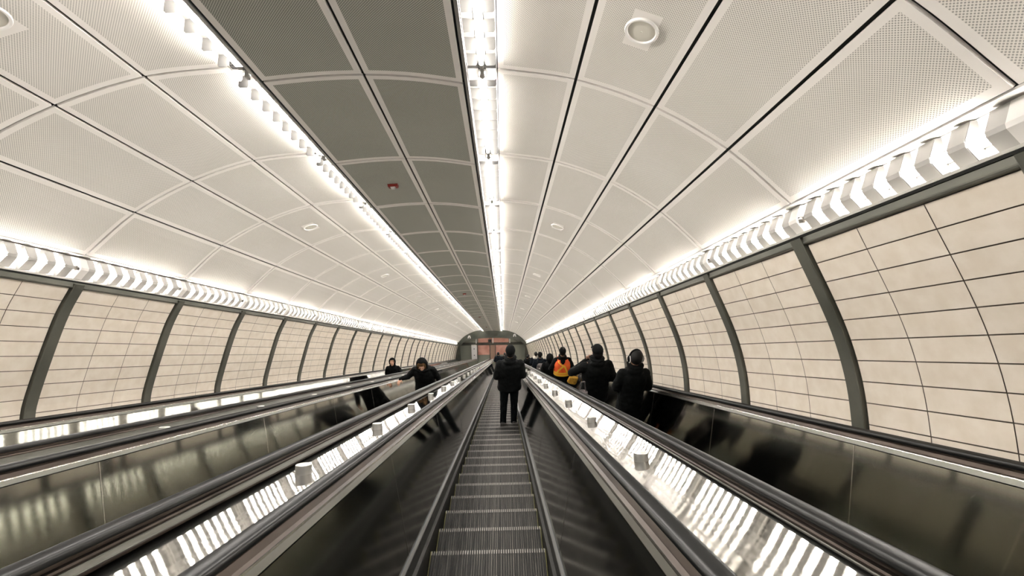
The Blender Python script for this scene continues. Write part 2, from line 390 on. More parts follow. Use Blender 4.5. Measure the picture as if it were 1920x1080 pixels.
def strip(ox, oz, nx, nz, name):
    n = Vector((nx, 0, nz)).normalized(); y = Vector((0, 1, 0)); s = y.cross(n)
    rot = Matrix((s, y, n)).transposed().to_4x4()
    proto, me_far = KIND['slot' if 'slot' in name else 'wall']
    for k in range(-3, 27):
        yc = Y1 + (k + 0.5) * U
        first = {'left wall': 0, 'right wall': -2, 'left ceiling slot': -1, 'right ceiling slot': -1}[name]
        if k >= first:
            lab = 'bare-tube fluorescent fixture with white baffles in the %s, %s from the near end' % (name, nth(k - first + 1))
        else: lab = 'bare-tube fluorescent fixture of the %s behind the viewpoint' % name
        mtx = TL(ox, yc, oz) @ rot
        if k > 12:
            o = link('light_fixture', me_far); o.matrix_world = mtx; tag(o, lab, 'light', 'fluorescent fixtures along the ' + name); continue
        t = thing('light_fixture', lab, 'light', mtx, 'fluorescent fixtures along the ' + name)
        for pn, me, dy in proto: link(pn, me, t, (0, dy, 0))
strip((CM[0][0] - 0.024 + CL[0][0]) / 2, 1.445 * U, 0, -1, 'left ceiling slot')
strip((CM[-1][0] + 0.024 + CR[0][0]) / 2, 1.445 * U, 0, -1, 'right ceiling slot')
zr = (CR[-1][1] + WRp[0][1] + 0.05) / 2
strip(CR[-1][0] + 0.112, zr, -1, -0.12, 'right wall')
zl = (CL[-1][1] + WLp[0][1] + 0.05) / 2
strip(CL[-1][0] - 0.112, zl, 1, -0.12, 'left wall')
# white pocket behind the wall strips
for nm, x, sx, z0, z1, word in (('trim_%d' % tn, CL[-1][0], -1, WLp[0][1], CL[-1][1], 'left'), ('trim_%d' % (tn + 1), CR[-1][0], 1, WRp[0][1], CR[-1][1], 'right')):
    mb = MB()
    mb.prism([(x + sx * 0.004, z1 + 0.0), (x + sx * 0.16, z1 + 0.012), (x + sx * 0.16, z0 - 0.02), (x + sx * 0.175, z0 - 0.02), (x + sx * 0.175, z1 + 0.024), (x + sx * 0.004, z1 + 0.012)], YB, YE, 0)
    o = link(nm, mb.mesh(nm, [M['white']])); o.matrix_world = TW
    tag(o, 'white pocket behind the light strip on the %s wall' % word, None, kind='structure')
tn += 2

# ------------------------------------------------------------------ escalators
EC = [-3.75, -1.916, -0.134, 1.645]               # centre lines
ZS, ZD = -1.45, -0.605                            # step noses and deck, below the eye line
PITCH = 0.4437
NOSE0 = 3.65
YS0, YS1 = YB, 44.6
TD, TR = PITCH * math.cos(INC), PITCH * math.sin(INC)
def step_mesh():
    """one step in world axes, origin at the middle of its nose; treads behind it, up-slope is -y"""
    mb = MB(); w = 0.424; n = 48; p = 2 * w / n
    mb.box((-w, -TD - 0.03, -TR - 0.06), (w, -0.004, -0.012), 1)
    for k in range(n):
        x = -w + p * (k + 0.5); h = p * 0.2
        prof = [(-TD - 0.025, -0.013), (-TD - 0.025, 0.0), (-0.006, 0.0), (0.0, -0.004), (0.004, -0.014), (-0.004, -TR * 0.5), (-0.014, -TR - 0.03), (-0.02, -TR - 0.03), (-0.02, -0.013)]
        a = [(x - h, y, z) for y, z in prof]; b = [(x + h, y, z) for y, z in prof]
        mb.grid([a, b], 0)
        mb.face(a, 0); mb.face(b[::-1], 0)
        mb.box((x - h * 1.15, -0.030, -0.001), (x + h * 1.15, 0.001, 0.0015), 3)
    for sx in (-1, 1):
        mb.box((min(sx * w, sx * (w - 0.0025)), -TD, -0.012), (max(sx * w, sx * (w - 0.0025)), 0, 0.001), 2)
    return mb.mesh('step', [M['cleat'], M['groove'], M['yellow'], M['worn']], fix=False)
me_step = step_mesh()
def sweep(name, prof, sx, y0, y1, mats, mi=0, parent=None, loc=(0, 0, 0), smooth=False):
    mb = MB(); pr = [(sx * x, -d) for x, d in prof]
    mb.prism(pr, y0, y1, mi)
    return link(name, mb.mesh(name, mats, smooth=smooth), parent, loc)
def rounded(cx, d, rx, rz, n=16):
    out = []
    for k in range(n):
        t = 2 * PI * k / n; c, s_ = math.cos(t), math.sin(t)
        out.append((cx + rx * math.copysign(abs(c) ** 0.7, c), d + rz * math.copysign(abs(s_) ** 0.7, s_)))
    return out
PL = 1.95; PJ0 = 2.98
KP0 = math.floor((YS0 - PJ0) / PL)
def panel_mesh():
    mb = MB(); a, b = (0.465, 1.205), (0.572, 0.618); t = 0.012; bow = 0.006
    mb.prism([(a[0], -a[1]), (b[0], -b[1]), (b[0] + t, -b[1]), (a[0] + t, -a[1])], 0.005, PL - 0.005, 0)
    # folded edges that catch the light at the joints
    return mb
me_pl = {}
for sx in (-1, 1):
    mb = MB(); a, b, t = (0.454, 1.207), (0.572, 0.618), 0.012
    mb.prism([(sx * a[0], -a[1]), (sx * b[0], -b[1]), (sx * (b[0] + t), -b[1]), (sx * (a[0] + t), -a[1])], 0.004, PL - 0.004, 0)
    mb.prism([(sx * (a[0] - 0.0012), -a[1]), (sx * (b[0] - 0.0012), -b[1]), (sx * (b[0] + t + 0.004), -b[1]), (sx * (a[0] + t + 0.004), -a[1])], -0.0035, 0.0035, 1)
    me_pl[sx] = mb.mesh('balustrade_panel', [M['panel'], M['trimsteel']])
STEPW = W3.inverted().to_4x4()
def escalator(i, label):
    t = thing('escalator', label, 'escalator', TL(EC[i], 0, ZS), 'escalators side by side in the tunnel')
    dz = -ZS
    n = 0
    for k in range(-7, 93):
        y = NOSE0 + k * PITCH
        link('step', me_step, t, mtx=Matrix.Translation((0, y, 0)) @ STEPW); n += 1
    for sx in (-1, 1):
        def sw(name, prof, mats, mi=0, smooth=False): return sweep(name, prof, sx, YS0, YS1, mats, mi, t, (0, 0, dz), smooth)
        sw('skirt_panel', [(0.432, 1.80), (0.432, 1.235), (0.44, 1.235), (0.44, 1.80)], [M['skirt']])
        sw('skirt_brush', [(0.427, 1.33), (0.410, 1.325), (0.410, 1.318), (0.431, 1.31)], [M['brush']])
        sw('skirt_ledge', [(0.436, 1.236), (0.430, 1.226), (0.432, 1.217), (0.438, 1.214), (0.452, 1.210), (0.455, 1.236)], [M['skirt']])
        sw('upper_panel_strip', [(0.5715, 0.612), (0.5845, 0.590), (0.590, 0.596), (0.588, 0.622)], [M['stripsteel']])
        sw('upper_trim', [(0.5835, 0.589), (0.585, 0.583), (0.589, 0.583), (0.592, 0.589)], [M['trimsteel']])
        sw('trim_channel', [(0.588, 0.62), (0.590, 0.600), (0.612, 0.584), (0.614, 0.590), (0.612, 0.62)], [M['brown']])
        sw('handrail_guide', [(0.615, 0.62), (0.615, 0.588), (0.628, 0.566), (0.628, 0.553), (0.662, 0.553), (0.662, 0.566), (0.670, 0.62)], [M['brown']])
        sw('handrail', rounded(0.645, 0.540, 0.036, 0.0175), [M['rubber']], smooth=True)
        sw('outer_trim', [(0.663, 0.62), (0.663, 0.570), (0.677, 0.572), (0.681, 0.578), (0.682, 0.590)], [M['brown']])
        sw('outer_skirt', [(0.685, 0.60), (0.685, 0.584), (0.689, 0.582), (0.692, 0.584), (0.7015, 0.606), (0.698, 0.625)], [M['stripsteel']])
        for k in range(KP0, int((YS1 - PJ0) / PL)):
            link('balustrade_panel', me_pl[sx], t, (0, PJ0 + k * PL, dz))
    return t
escalator(0, 'escalator along the left tiled wall, woman in black hood riding up it')
escalator(1, 'up escalator with the stooping long-haired rider, second from the left wall')
escalator(2, 'central down escalator with empty steps leading to the man in black jacket')
escalator(3, 'crowded down escalator along the right tiled wall, headphone wearer on it')
def knob_mesh():
    mb = MB(); r, n = 0.040, 24
    ring = lambda rr, z: [(rr * math.cos(2 * PI * k / n), rr * math.sin(2 * PI * k / n), z) for k in range(n)]
    mb.grid([ring(r, -0.008), ring(r, 0.041), ring(r - 0.003, 0.044)], 0, closed=True); mb.face(ring(r - 0.003, 0.044), 0)
    return mb.mesh('anti_slide_knob', [M['knob']])
me_knob = knob_mesh()
me_knob.polygons.foreach_set('use_smooth', [True] * len(me_knob.polygons)); me_knob.set_sharp_from_angle(angle=0.6)
def deck(x0, x1, label, ky, kd, tilt=0.0, dz=0.0):
    """steel cover between two escalators with its row of anti-slide knobs"""
    t = thing('escalator_deck', label, 'deck', TL((x0 + x1) / 2, 0, ZD + dz), 'steel decks between the escalators')
    w = (x1 - x0) / 2; k = 0; y = YS0
    while y < YS1 - 0.1:
        e = min(y + 3.9, YS1); mb = MB(); nx, ny = 16, 4
        rows = [[(-w + 2 * w * a / nx, y + 0.0015 + (e - y - 0.003) * b / ny, tilt * w * (a / nx) ** 2 - (0.008 if tilt else 0)) for a in range(nx + 1)] for b in range(ny + 1)]
        mb.grid(rows, 0); mb.box((-w, y + 0.0015, -0.03), (w, e - 0.0015, -0.010), 0)
        link('deck_plate', mb.mesh('deck_plate', [M['deck']], smooth=True), t, (0, 0, 0)).data.set_sharp_from_angle(angle=0.5); y = e
    while ky and ky < YS1 - 0.5:
        link('anti_slide_knob', me_knob, t, (0, ky, 0)); ky += kd
    return t
deck(EC[2] + 0.703, EC[3] - 0.703, 'polished steel deck with round knobs right of the central escalator', 2.64, 1.44, 0.16)
deck(EC[1] + 0.703, EC[2] - 0.703, 'polished steel deck with round knobs left of the central escalator', 2.46, 1.38, 0.09, 0.018)
deck(EC[0] + 0.703, EC[1] - 0.703, 'steel deck with small knobs between the two left escalators', 4.0, 1.53)
deck(EC[3] + 0.703, 1.60 * U, 'narrow steel deck against the right tiled wall', 0, 1)
deck(-3.075 * U, EC[0] - 0.703, 'narrow steel deck against the left tiled wall', 0, 1)

# ------------------------------------------------------------------ ceiling devices
def on_profile(prof, k, y, lift=0.0):
    p = curve(prof, k); m_ = p[SEG // 2]; n = normals(p, AX)[SEG // 2]
    n3 = Vector((n.x, 0, n.y)); yv = Vector((0, 1, 0)); sv = yv.cross(n3)
    return TL(m_[0] + n.x * lift, y, m_[1] + n.y * lift) @ Matrix((sv, yv, n3)).transposed().to_4x4()
def ring_mesh(mb, r0, r1, z, h, mi=0, n=40):
    P = lambda r, zz: [(r * math.cos(2 * PI * k / n), r * math.sin(2 * PI * k / n), zz) for k in range(n)]
    mb.grid([P(r1, z), P(r1, z + h * 0.6), P(r1 - 0.004, z + h), P(r0 + 0.004, z + h), P(r0, z + h * 0.5), P(r0, z)], mi, closed=True)
mb = MB(); mb.box((-0.15, -0.15, -0.012), (0.15, 0.15, 0.002)); me_plate = mb.mesh('mounting_plate', [M['panel_edge']])
mb = MB(); ring_mesh(mb, 0.086, 0.105, 0.002, 0.012); me_ring = mb.mesh('rim', [M['white']], smooth=True); me_ring.set_sharp_from_angle(angle=0.7)
mb = MB(); n_ = 40
P_ = lambda r, z: [(r * math.cos(2 * PI * k / n_), r * math.sin(2 * PI * k / n_), z) for k in range(n_)]
mb.grid([P_(0.087, 0.004), P_(0.05, 0.007), P_(0.007, 0.008), P_(0.006, 0.013), P_(0.001, 0.014)], 0, closed=True)
M['grille'] = mat('speaker_grille', (0.60, 0.575, 0.50), 0.5)
me_gr = mb.mesh('grille', [M['grille']])
for prof, word, ks in ((CR, 'right', (-1, 2, 5, 8, 11, 14, 17)), (CL, 'left', (-1, 2, 5, 8, 11, 14, 17))):
    for i, k in enumerate(ks):
        y = Y1 + (k + (0.56 if k == -1 and word == 'right' else 0.5)) * U
        t = thing('ceiling_speaker', 'round flush speaker in the %s side of the ceiling, %s from the near end' % (word, nth(i + 1)), 'speaker', on_profile(prof, 1, y), 'speakers in the ceiling panels')
        link('mounting_plate', me_plate, t); link('rim', me_ring, t); link('grille', me_gr, t)
M['red'] = mat('red_plastic', (0.24, 0.025, 0.018), 0.4); M['lens'] = mat('clear_lens', (0.75, 0.73, 0.70), 0.15)
mb = MB(); mb.prism([(-0.062, 0), (0.062, 0), (0.055, 0.034), (-0.055, 0.034)], -0.036, 0.036); me_al = mb.mesh('alarm_body', [M['red']])
mb = MB(); mb.prism([(-0.03, 0.034), (0.03, 0.034), (0.02, 0.058), (-0.02, 0.058)], -0.03, 0.01); me_len = mb.mesh('strobe_lens', [M['lens']])
s_ = spl(CM, SEG)[:2 * SEG + 1]
for i, (k, lab) in enumerate(((1, 'red fire alarm strobe under the middle ceiling band, nearest one'), (8, 'dark red fire alarm under the ceiling band, second from the near end'),
                              (15, 'dark red fire alarm under the ceiling band, third from the near end'), (22, 'dark red fire alarm under the ceiling band, next to the tunnel end'))):
    m_ = s_[SEG + 1]; n = normals(s_, AX)[SEG + 1]; n3 = Vector((n.x, 0, n.y)); yv = Vector((0, 1, 0))
    t = thing('fire_alarm', lab, 'alarm', TL(m_[0], Y1 + (k + 0.5) * U, m_[1]) @ Matrix((yv.cross(n3), yv, n3)).transposed().to_4x4(), 'fire alarms under the ceiling')
    link('alarm_body', me_al, t); link('strobe_lens', me_len, t)

# ------------------------------------------------------------------ foot of the tunnel (frame in world axes, origin on the sight line)
PF = TL(0, YE - 0.3, 0) @ STEPW
M['arch'] = mat('dark_arch_metal', (0.085, 0.09, 0.075), 0.5, 0.2); noise_tint(M['arch'], (0.06, 0.066, 0.054), (0.12, 0.122, 0.10), (0.8, 0.8, 0.8), 5)
M['salmon'] = mat('salmon_stone', (0.72, 0.36, 0.27), 0.5); noise_tint(M['salmon'], (0.62, 0.30, 0.22), (0.80, 0.45, 0.36), (1.5, 1.5, 1.5), 5)
M['sage'] = mat('grey_green_panel', (0.30, 0.31, 0.25), 0.5)
M['floor'] = mat('grey_floor', (0.20, 0.19, 0.17), 0.35); noise_tint(M['floor'], (0.16, 0.15, 0.135), (0.24, 0.225, 0.20), (2, 2, 2))
def pf(name, mb, mats, label, **kw):
    o = link(name, mb.mesh(name, mats, **kw)); o.matrix_world = PF; return tag(o, label, None, kind='structure')
FH = -1.62
mb = MB(); n = 48; inner = []; outer = []
for k in range(n + 1):
    a = PI * k / n; inner.append((CX + 3.12 * math.copysign(abs(math.cos(a)) ** 0.75, math.cos(a)), 0.55 + 1.10 * abs(math.sin(a)) ** 0.9))
    outer.append((CX + 4.2 * math.cos(a), 0.3 + 3.0 * math.sin(a)))
inner = [(inner[0][0], FH - 1)] + inner + [(inner[-1][0], FH - 1)]; outer = [(outer[0][0], FH - 1)] + outer + [(outer[-1][0], FH - 1)]
mb.grid([[(x, 0, z) for x, z in outer], [(x, 0, z) for x, z in inner], [(x, 0.2, z) for x, z in inner], [(x, 0.2, z) for x, z in outer]], 0)
pf('wall_front', mb, [M['arch']], 'dark metal arch closing the foot of the tunnel')
mb = MB(); mb.box((CX - 6, 0.0, FH - 0.1), (CX + 6, 9, FH)); pf('floor', mb, [M['floor']], 'grey landing floor at the foot of the escalators')
mb = MB(); mb.box((CX - 6, 0.5, 2.4), (CX + 6, 9, 2.5)); mb.box((CX - 6.1, 0.5, FH), (CX - 6, 9, 2.5)); mb.box((CX + 6, 0.5, FH), (CX + 6.1, 9, 2.5)); mb.box((CX - 6, 9, FH), (CX + 6, 9.1, 2.5))
pf('wall_far', mb, [M['arch']], 'dark shell of the landing beyond the arch')
yb = 0.75; K = (45.0 + yb) / 860
def X(px): return (px - 943) * K
def HZ(py): return (661 - py) * K / math.cos(INC)
mb = MB(); mb.box((CX - 5.5, yb + 0.10, FH), (CX + 5.5, yb + 0.2, 2.4)); pf('wall_back', mb, [M['sage']], 'grey green wall panels behind the arch')
for i, (a, b, c, d, lab) in enumerate(((896, 918, 674, 652, 'salmon lit panel left of the brown pillar, lower row'), (929, 951, 674, 652, 'salmon lit panel right of the brown pillar, lower row'),
                                       (897, 923, 649, 634, 'salmon lit panel above the lintel, left half'), (925, 953, 649, 634, 'salmon lit panel above the lintel, right half'))):
    mb = MB(); mb.box((X(a), yb + 0.04, HZ(671.5) if c > 660 else HZ(c)), (X(b), yb + 0.10, HZ(d))); pf('window_%d' % (i + 1), mb, [M['salmon']], lab)
M['pillar'] = mat('brown_pillar', (0.34, 0.22, 0.16), 0.45)
mb = MB(); mb.box((X(919), yb - 0.1, FH), (X(928), yb + 0.1, HZ(652))); pf('trim_%d' % tn, mb, [M['pillar']], 'brown pillar between the two salmon panels'); tn += 1
mb = MB(); mb.box((X(862), yb - 0.12, HZ(652.3)), (X(988), yb + 0.1, HZ(649.3)))
for px in (895, 918.3, 928.2, 951.5, 884.5): mb.box((X(px) - 0.035, yb - 0.06, FH), (X(px) + 0.035, yb + 0.1, HZ(651)))
pf('trim_%d' % tn, mb, [M['bronze']], 'dark lintel and mullions behind the arch'); tn += 1
mb = MB()
for px in (893.5, 924, 955): mb.box((X(px) - 0.05, yb - 0.1, HZ(650)), (X(px) + 0.05, yb + 0.1, 2.4))
pf('trim_%d' % tn, mb, [M['white']], 'pale uprights above the lintel behind the arch'); tn += 1
t = thing('information_pylon', 'white upright pylon with two dark dots beyond the arch', 'pylon', PF @ Matrix.Translation((X(889.5), yb - 0.22, FH)))
mb = MB(); mb.box((-0.27, -0.1, 0), (0.27, 0.1, HZ(651.5) - FH)); link('pylon_body', mb.mesh('pylon_body', [M['white']]), t)
for pz in (657, 668.5):
    mb = MB(); mb.cyl((0, -0.1, HZ(pz) - FH), (0, -0.112, HZ(pz) - FH), 0.05, n=20); link('round_button', mb.mesh('round_button', [M['void']]), t)
for px, py, word in ((881, 630, 'left'), (964, 628.5, 'right')):
    kk = (45 - 0.3) / 860; t = thing('security_camera', 'small white security camera on the %s shoulder of the dark arch' % word, 'camera', PF @ Matrix.Translation(((px - 943) * kk, -0.02, (661 - py) * kk / math.cos(INC) * 0.985)))
    mb = MB(); mb.box((-0.05, 0.0, -0.05), (0.05, 0.03, 0.13)); link('bracket', mb.mesh('bracket', [M['white']]), t)
    mb = MB(); mb.cyl((0.06, 0.0, 0.06), (0.10, -0.22, -0.04), 0.055, 0.06, 16); mb.cyl((-0.06, 0.0, 0.06), (-0.10, -0.2, -0.05), 0.05, 0.055, 16); link('camera_body', mb.mesh('camera_body', [M['white']], smooth=False), t)
t = thing('hanging_sign_box', 'black box hanging below the crown of the dark arch', 'sign box', PF @ Matrix.Translation(((918.5 - 943) * 0.052, -0.08, 1.28)))
mb = MB(); mb.box((-0.16, -0.08, 0.0), (0.16, 0.08, 0.22)); link('box_body', mb.mesh('box_body', [M['void']]), t)
mb = MB(); mb.cyl((0, 0, 0.22), (0, 0, 0.5), 0.02); link('hanger_rod', mb.mesh('hanger_rod', [M['bronze']]), t)
m = mat('warm_lamp', (1, 1, 1)); bsdf(m).inputs['Emission Color'].default_value = (1, 0.62, 0.38, 1); bsdf(m).inputs['Emission Strength'].default_value = 20; M['warm'] = m
for i, (a, b) in enumerate(((CX - 1.6, CX + 1.7),)):
    t = thing('ceiling_lamp', 'warm lamp lighting the salmon panels beyond the arch', 'lamp', PF @ Matrix.Translation(((a + b) / 2, yb - 0.35, 2.4)))
    mb = MB(); mb.box((-(b - a) / 2, -0.2, -0.06), ((b - a) / 2, 0.2, 0)); link('lamp_housing', mb.mesh('lamp_housing', [M['trim']]), t)
    mb = MB(); mb.box((-(b - a) / 2 + 0.04, -0.16, -0.07), ((b - a) / 2 - 0.04, 0.16, -0.055)); link('diffuser', mb.mesh('diffuser', [M['warm']]), t)

# ------------------------------------------------------------------ people
DG = bpy.context.evaluated_depsgraph_get
def remeshed(name, mb, mats, voxel, wrinkle=0.0, seed=0, sm=4):
    """fuse overlapping closed shapes into one continuous surface"""
    me = mb.mesh(name + '_raw', [], fix=True); o = bpy.data.objects.new('tmp', me); C.objects.link(o)
    r = o.modifiers.new('r', 'REMESH'); r.mode = 'VOXEL'; r.voxel_size = voxel
    k = o.modifiers.new('s', 'SMOOTH'); k.factor = 0.5; k.iterations = sm
    dg = DG(); dg.update(); out = bpy.data.meshes.new_from_object(o.evaluated_get(dg))
    bpy.data.objects.remove(o); bpy.data.meshes.remove(me); out.name = name
    if wrinkle:
        nrm = [v.normal.copy() for v in out.vertices]
        for v, n in zip(out.vertices, nrm):
            p = v.co; d = noise.noise(Vector((p.x * 9, p.y * 9, p.z * 16 + seed))) + 0.5 * noise.noise(Vector((p.x * 22, p.y * 22, p.z * 34 + seed)))
            v.co = p + n * d * wrinkle
    out.materials.clear()
    for m_ in mats: out.materials.append(m_)
    out.polygons.foreach_set('use_smooth', [True] * len(out.polygons))
    return out
class Body(MB):
    def ell(s, c, r, n=14, m_=9, rx=0.0):
        rows = []
        for j in range(m_ + 1):
            t = PI * j / m_ ; t = min(max(t, 0.02), PI - 0.02)
            row = []
            for k in range(n):
                a = 2 * PI * k / n; p = Vector((r[0] * math.sin(t) * math.cos(a), r[1] * math.sin(t) * math.sin(a), r[2] * math.cos(t)))
                if rx: p = Matrix.Rotation(rx, 3, 'X') @ p
                row.append(Vector(c) + p)
            rows.append(row)
        s.grid(rows, closed=True, flip=True); s.face(rows[0]); s.face(rows[-1][::-1])
    def limb(s, pts, n=12):
        """pts: (x, y, z, radius) chain with rounded joints"""
        for a, b in zip(pts[:-1], pts[1:]):
            s.cyl(a[:3], b[:3], a[3], b[3], n)
        for a in pts: s.ell(a[:3], (a[3] * 0.99,) * 3, 12, 8)
    def loft(s, rings, n=20):
        """rings: (z, cx, cy, rx, ry), superelliptic horizontal sections"""
        rows = []
        for z, cx, cy, rx, ry in rings:
            row = []
            for k in range(n):
                a = 2 * PI * k / n; ca, sa = math.cos(a), math.sin(a)
                row.append((cx + rx * math.copysign(abs(ca) ** 0.85, ca), cy + ry * math.copysign(abs(sa) ** 0.85, sa), z))
            rows.append(row)
        s.grid(rows, closed=True); s.face(rows[0][::-1]); s.face(rows[-1])
def cloth(name, c1, c2, rough=0.85, sc_=(20, 20, 20)):
    m = mat(name, c1, rough, 0, 0.12); noise_tint(m, c1, c2, sc_, 4); return m
M['skin'] = cloth('skin', (0.52, 0.30, 0.21), (0.58, 0.35, 0.25), 0.55)
M['black'] = cloth('black_cloth', (0.0012, 0.0016, 0.0017), (0.0035, 0.0042, 0.0044))
M['navy'] = cloth('dark_navy_cloth', (0.003, 0.005, 0.008), (0.007, 0.010, 0.015))
M['jeans'] = cloth('dark_denim', (0.004, 0.006, 0.007), (0.011, 0.014, 0.015), 0.9, (40, 40, 12))
M['hair'] = mat('black_hair', (0.003, 0.0025, 0.0025), 0.6, 0, 0.25); M['brownhair'] = cloth('brown_hair', (0.05, 0.028, 0.012), (0.16, 0.09, 0.04), 0.6, (60, 60, 8))
M['orange'] = mat('orange_vest', (0.85, 0.11, 0.02), 0.7); noise_tint(M['orange'], (0.72, 0.075, 0.015), (0.92, 0.15, 0.03), (9, 9, 9))
M['lime'] = mat('yellow_reflective_tape', (0.85, 0.50, 0.05), 0.35)
M['shoe'] = mat('black_shoe', (0.006, 0.006, 0.006), 0.5); M['paleshoe'] = mat('pale_shoe', (0.55, 0.53, 0.5), 0.6)
M['grey'] = cloth('grey_canvas', (0.05, 0.045, 0.045), (0.16, 0.14, 0.14), 0.8, (14, 14, 14)); M['ochre'] = cloth('ochre_canvas', (0.40, 0.20, 0.03), (0.62, 0.36, 0.06), 0.8)
M['palegrey'] = mat('pale_grey_fleece', (0.50, 0.47, 0.42), 0.9); M['chrome'] = mat('silver_plastic', (0.80, 0.79, 0.77), 0.4, 0.1); M['eye'] = mat('dark_eye', (0.02, 0.015, 0.012), 0.2)

def hand(b, wrist, direction, palm_n, side, curl=0.5, s=1.0):
    """palm, four unequal bent fingers and a thumb from the side of the palm"""
    w = Vector(wrist); d = Vector(direction).normalized(); n = Vector(palm_n); n = (n - d * n.dot(d)).normalized(); x = d.cross(n) * side
    for i in range(4):
        o = w + x * (0.027 - 0.018 * i) * s
        b.limb([(*(o + d * 0.012 * s), 0.0125 * s), (*(o + d * 0.085 * s), 0.0115 * s)], 8)
    for i, L in enumerate((0.068, 0.078, 0.072, 0.056)):
        p = w + x * (0.028 - 0.0185 * i) * s + d * 0.088 * s; f = d.copy(); pts = [(*p, 0.0105 * s)]
        for k, seg in enumerate((0.45, 0.32, 0.23)):
            f = (Matrix.Rotation(curl * (0.7, 1.0, 0.8)[k] * side, 3, x * side) @ f) if False else (f * math.cos(curl * (0.7, 1.0, 0.8)[k]) + (n - f * n.dot(f)).normalized() * math.sin(curl * (0.7, 1.0, 0.8)[k]))
            f.normalize(); p = p + f * L * seg * s; pts.append((*p, (0.0098 - 0.0009 * k) * s))
        b.limb(pts, 8)
    p = w + x * 0.026 * s + d * 0.025 * s; f = (x * 0.75 + d * 0.65 + n * 0.3).normalized(); q = p + f * 0.042 * s; r = q + (f * 0.5 + d * 0.7 + n * 0.35 * curl).normalized() * 0.034 * s
    b.limb([(*p, 0.014 * s), (*q, 0.0115 * s), (*r, 0.009 * s)], 8)

